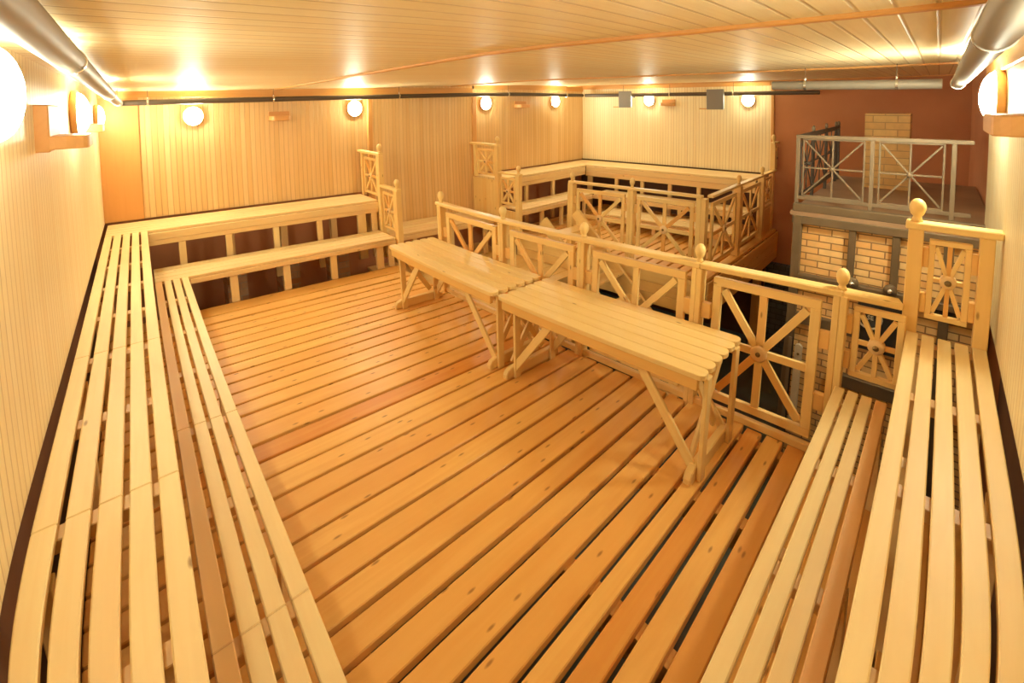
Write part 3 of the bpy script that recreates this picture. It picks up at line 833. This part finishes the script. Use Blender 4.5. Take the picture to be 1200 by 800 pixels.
for y in (0.495, 0.235):
    k = MB().lathe((XS - 0.05, y, 0.715), [(0.042, 0), (0.046, 0.01), (0.046, 0.03), (0.036, 0.04)], (-1, 0, 0), 18)
    kn = k.build('knob', M['steel'], t)
    MB().lathe((XS - 0.09, y, 0.715), [(0.02, 0), (0.02, 0.012), (0.008, 0.02)], (-1, 0, 0), 12).build('knob_cap', M['chrome'], kn)
dr = MB().box(XS - 0.04, XS + 0.02, 0.115, 0.445, 0.17, 0.575).build('stove_door', M['black'], t, 0.006)
MB().lathe((XS - 0.04, 0.355, 0.445), [(0.075, 0), (0.075, 0.008), (0.062, 0.010), (0.060, 0.006)], (-1, 0, 0), 28).build('medallion', M['black'], dr)
rg = MB()
for k in range(28):
    a0, a1 = 2 * PI * k / 28, 2 * PI * (k + 1) / 28
    rg.bar((XS - 0.052, 0.355 + 0.082 * math.cos(a0), 0.445 + 0.082 * math.sin(a0)), (XS - 0.052, 0.355 + 0.082 * math.cos(a1), 0.445 + 0.082 * math.sin(a1)), 0.012, 0.012, (1, 0, 0))
rg.build('medallion_ring', M['cream'], dr)
fc = bpy.data.curves.new('door_letters', 'FONT')
fc.body = 'SE'; fc.size = 0.048; fc.extrude = 0.004; fc.align_x = 'CENTER'; fc.align_y = 'CENTER'
fc.materials.append(M['cream'])
fo = bpy.data.objects.new('letter_curve', fc)
COL.objects.link(fo)
bpy.context.view_layer.update()
fm_ = bpy.data.meshes.new_from_object(fo.evaluated_get(bpy.context.evaluated_depsgraph_get()))
bpy.data.objects.remove(fo)
fo = bpy.data.objects.new('door_letters', fm_)
COL.objects.link(fo)
fo.parent = dr
fo.location = Vector((XS - 0.053, 0.350, 0.452)) - t.location
fo.rotation_euler = (PI / 2, 0, -PI / 2)
# pale rounded plank standing in front of the lower brickwork
hm = MB()
ol = []
for k in range(9):
    a = k * PI / 8
    ol.append((XS - 0.06, 0.86 + 0.03 * math.cos(a), 0.03 + 0.03 * math.sin(a)))
for k in range(9):
    a = PI + k * PI / 8
    ol.append((XS - 0.06, 0.86 + 0.03 * math.cos(a), -0.66 + 0.03 * math.sin(a)))
hm.prism(ol, (0.025, 0, 0), 0.2)
hm.build('handle_plate', M['cream'], t, 0.003)
for z in (-0.03, -0.60):
    MB().lathe((XS - 0.062, 0.86, z), [(0.012, 0), (0.008, 0.006)], (-1, 0, 0), 10).build('screw', M['brass'], t)
MB().box(XS - 0.05, XS + 0.01, 0.92, 0.95, -0.75, 0.10).build('door_edge', M['paleSteel'], t)

t = thing('chimney', (5.9, 0.45, 1.235), 'pale brick chimney stub standing on the stove behind the steel railing', 'chimney')
MB().wallbox(5.86, 6.26, 0.235, 0.655, 1.235, 2.045).build('brickwork', M['chimney'], t)

def steel_rail(label, axis, c, a0, a1, posts, panels, z0=1.34, z1=1.87, knobs=False, mat='paleSteel'):
    mid = (a0 + a1) / 2
    t = thing('steel_railing', (c, mid, 1.3) if axis == 'Y' else (mid, c, 1.3), label, 'railing')
    def P(a, z): return (c, a, z) if axis == 'Y' else (a, c, z)
    nrm = (1, 0, 0) if axis == 'Y' else (0, 1, 0)
    MB().bar(P(a0, z1), P(a1, z1), 0.03, 0.03, nrm).build('top_rail', M[mat], t, 0.003)
    MB().bar(P(a0, z0), P(a1, z0), 0.026, 0.03, nrm).build('bottom_rail', M[mat], t, 0.003)
    for a in posts:
        p = MB().bar(P(a, 1.236), P(a, z1 - 0.015), 0.03, 0.03, nrm).build('post', M[mat], t, 0.003)
        if knobs:
            MB().lathe(P(a, z1 + 0.015), [(0.012, 0), (0.018, 0.02), (0.014, 0.05), (0.004, 0.06)], n=10).build('finial', M['steel'], p)
    for (p0, p1) in panels:
        wheel_panel(t, axis, c, p0, p1, z0 + 0.014, z1 - 0.014, (mat, mat), 0.014, 0.014, 0.014, 0.018, 'star_panel', False)
    return t
steel_rail('grey steel railing with star panels along the front of the stove gallery', 'Y', XS + 0.065, -0.21, 1.01, (0.995, 0.42, -0.10), ((0.47, 0.955), (-0.05, 0.375)))
steel_rail('dark steel railing with star panels down the side of the stove gallery', 'X', 0.985, XS + 0.09, 6.3, (4.85, 5.5, 6.1, 6.28), ((4.35, 4.83), (4.88, 5.48), (5.53, 6.08)), knobs=True, mat='darkSteel')
# ------------------------------------------------------------------ light and colour
w = bpy.data.worlds.new('world'); SC.world = w; w.use_nodes = True
w.node_tree.nodes['Background'].inputs[0].default_value = (1.0, 0.72, 0.42, 1)
w.node_tree.nodes['Background'].inputs[1].default_value = 0.05
SC.view_settings.view_transform = 'Standard'
SC.view_settings.look = 'None'
SC.view_settings.exposure = 1.2
SC.view_settings.gamma = 1.0
SC.view_settings.use_curve_mapping = False
SC.cycles.use_denoising = True
SC.cycles.use_adaptive_sampling = True
SC.cycles.adaptive_threshold = 0.025
SC.cycles.max_bounces = 10
SC.cycles.diffuse_bounces = 8
SC.cycles.sample_clamp_indirect = 8
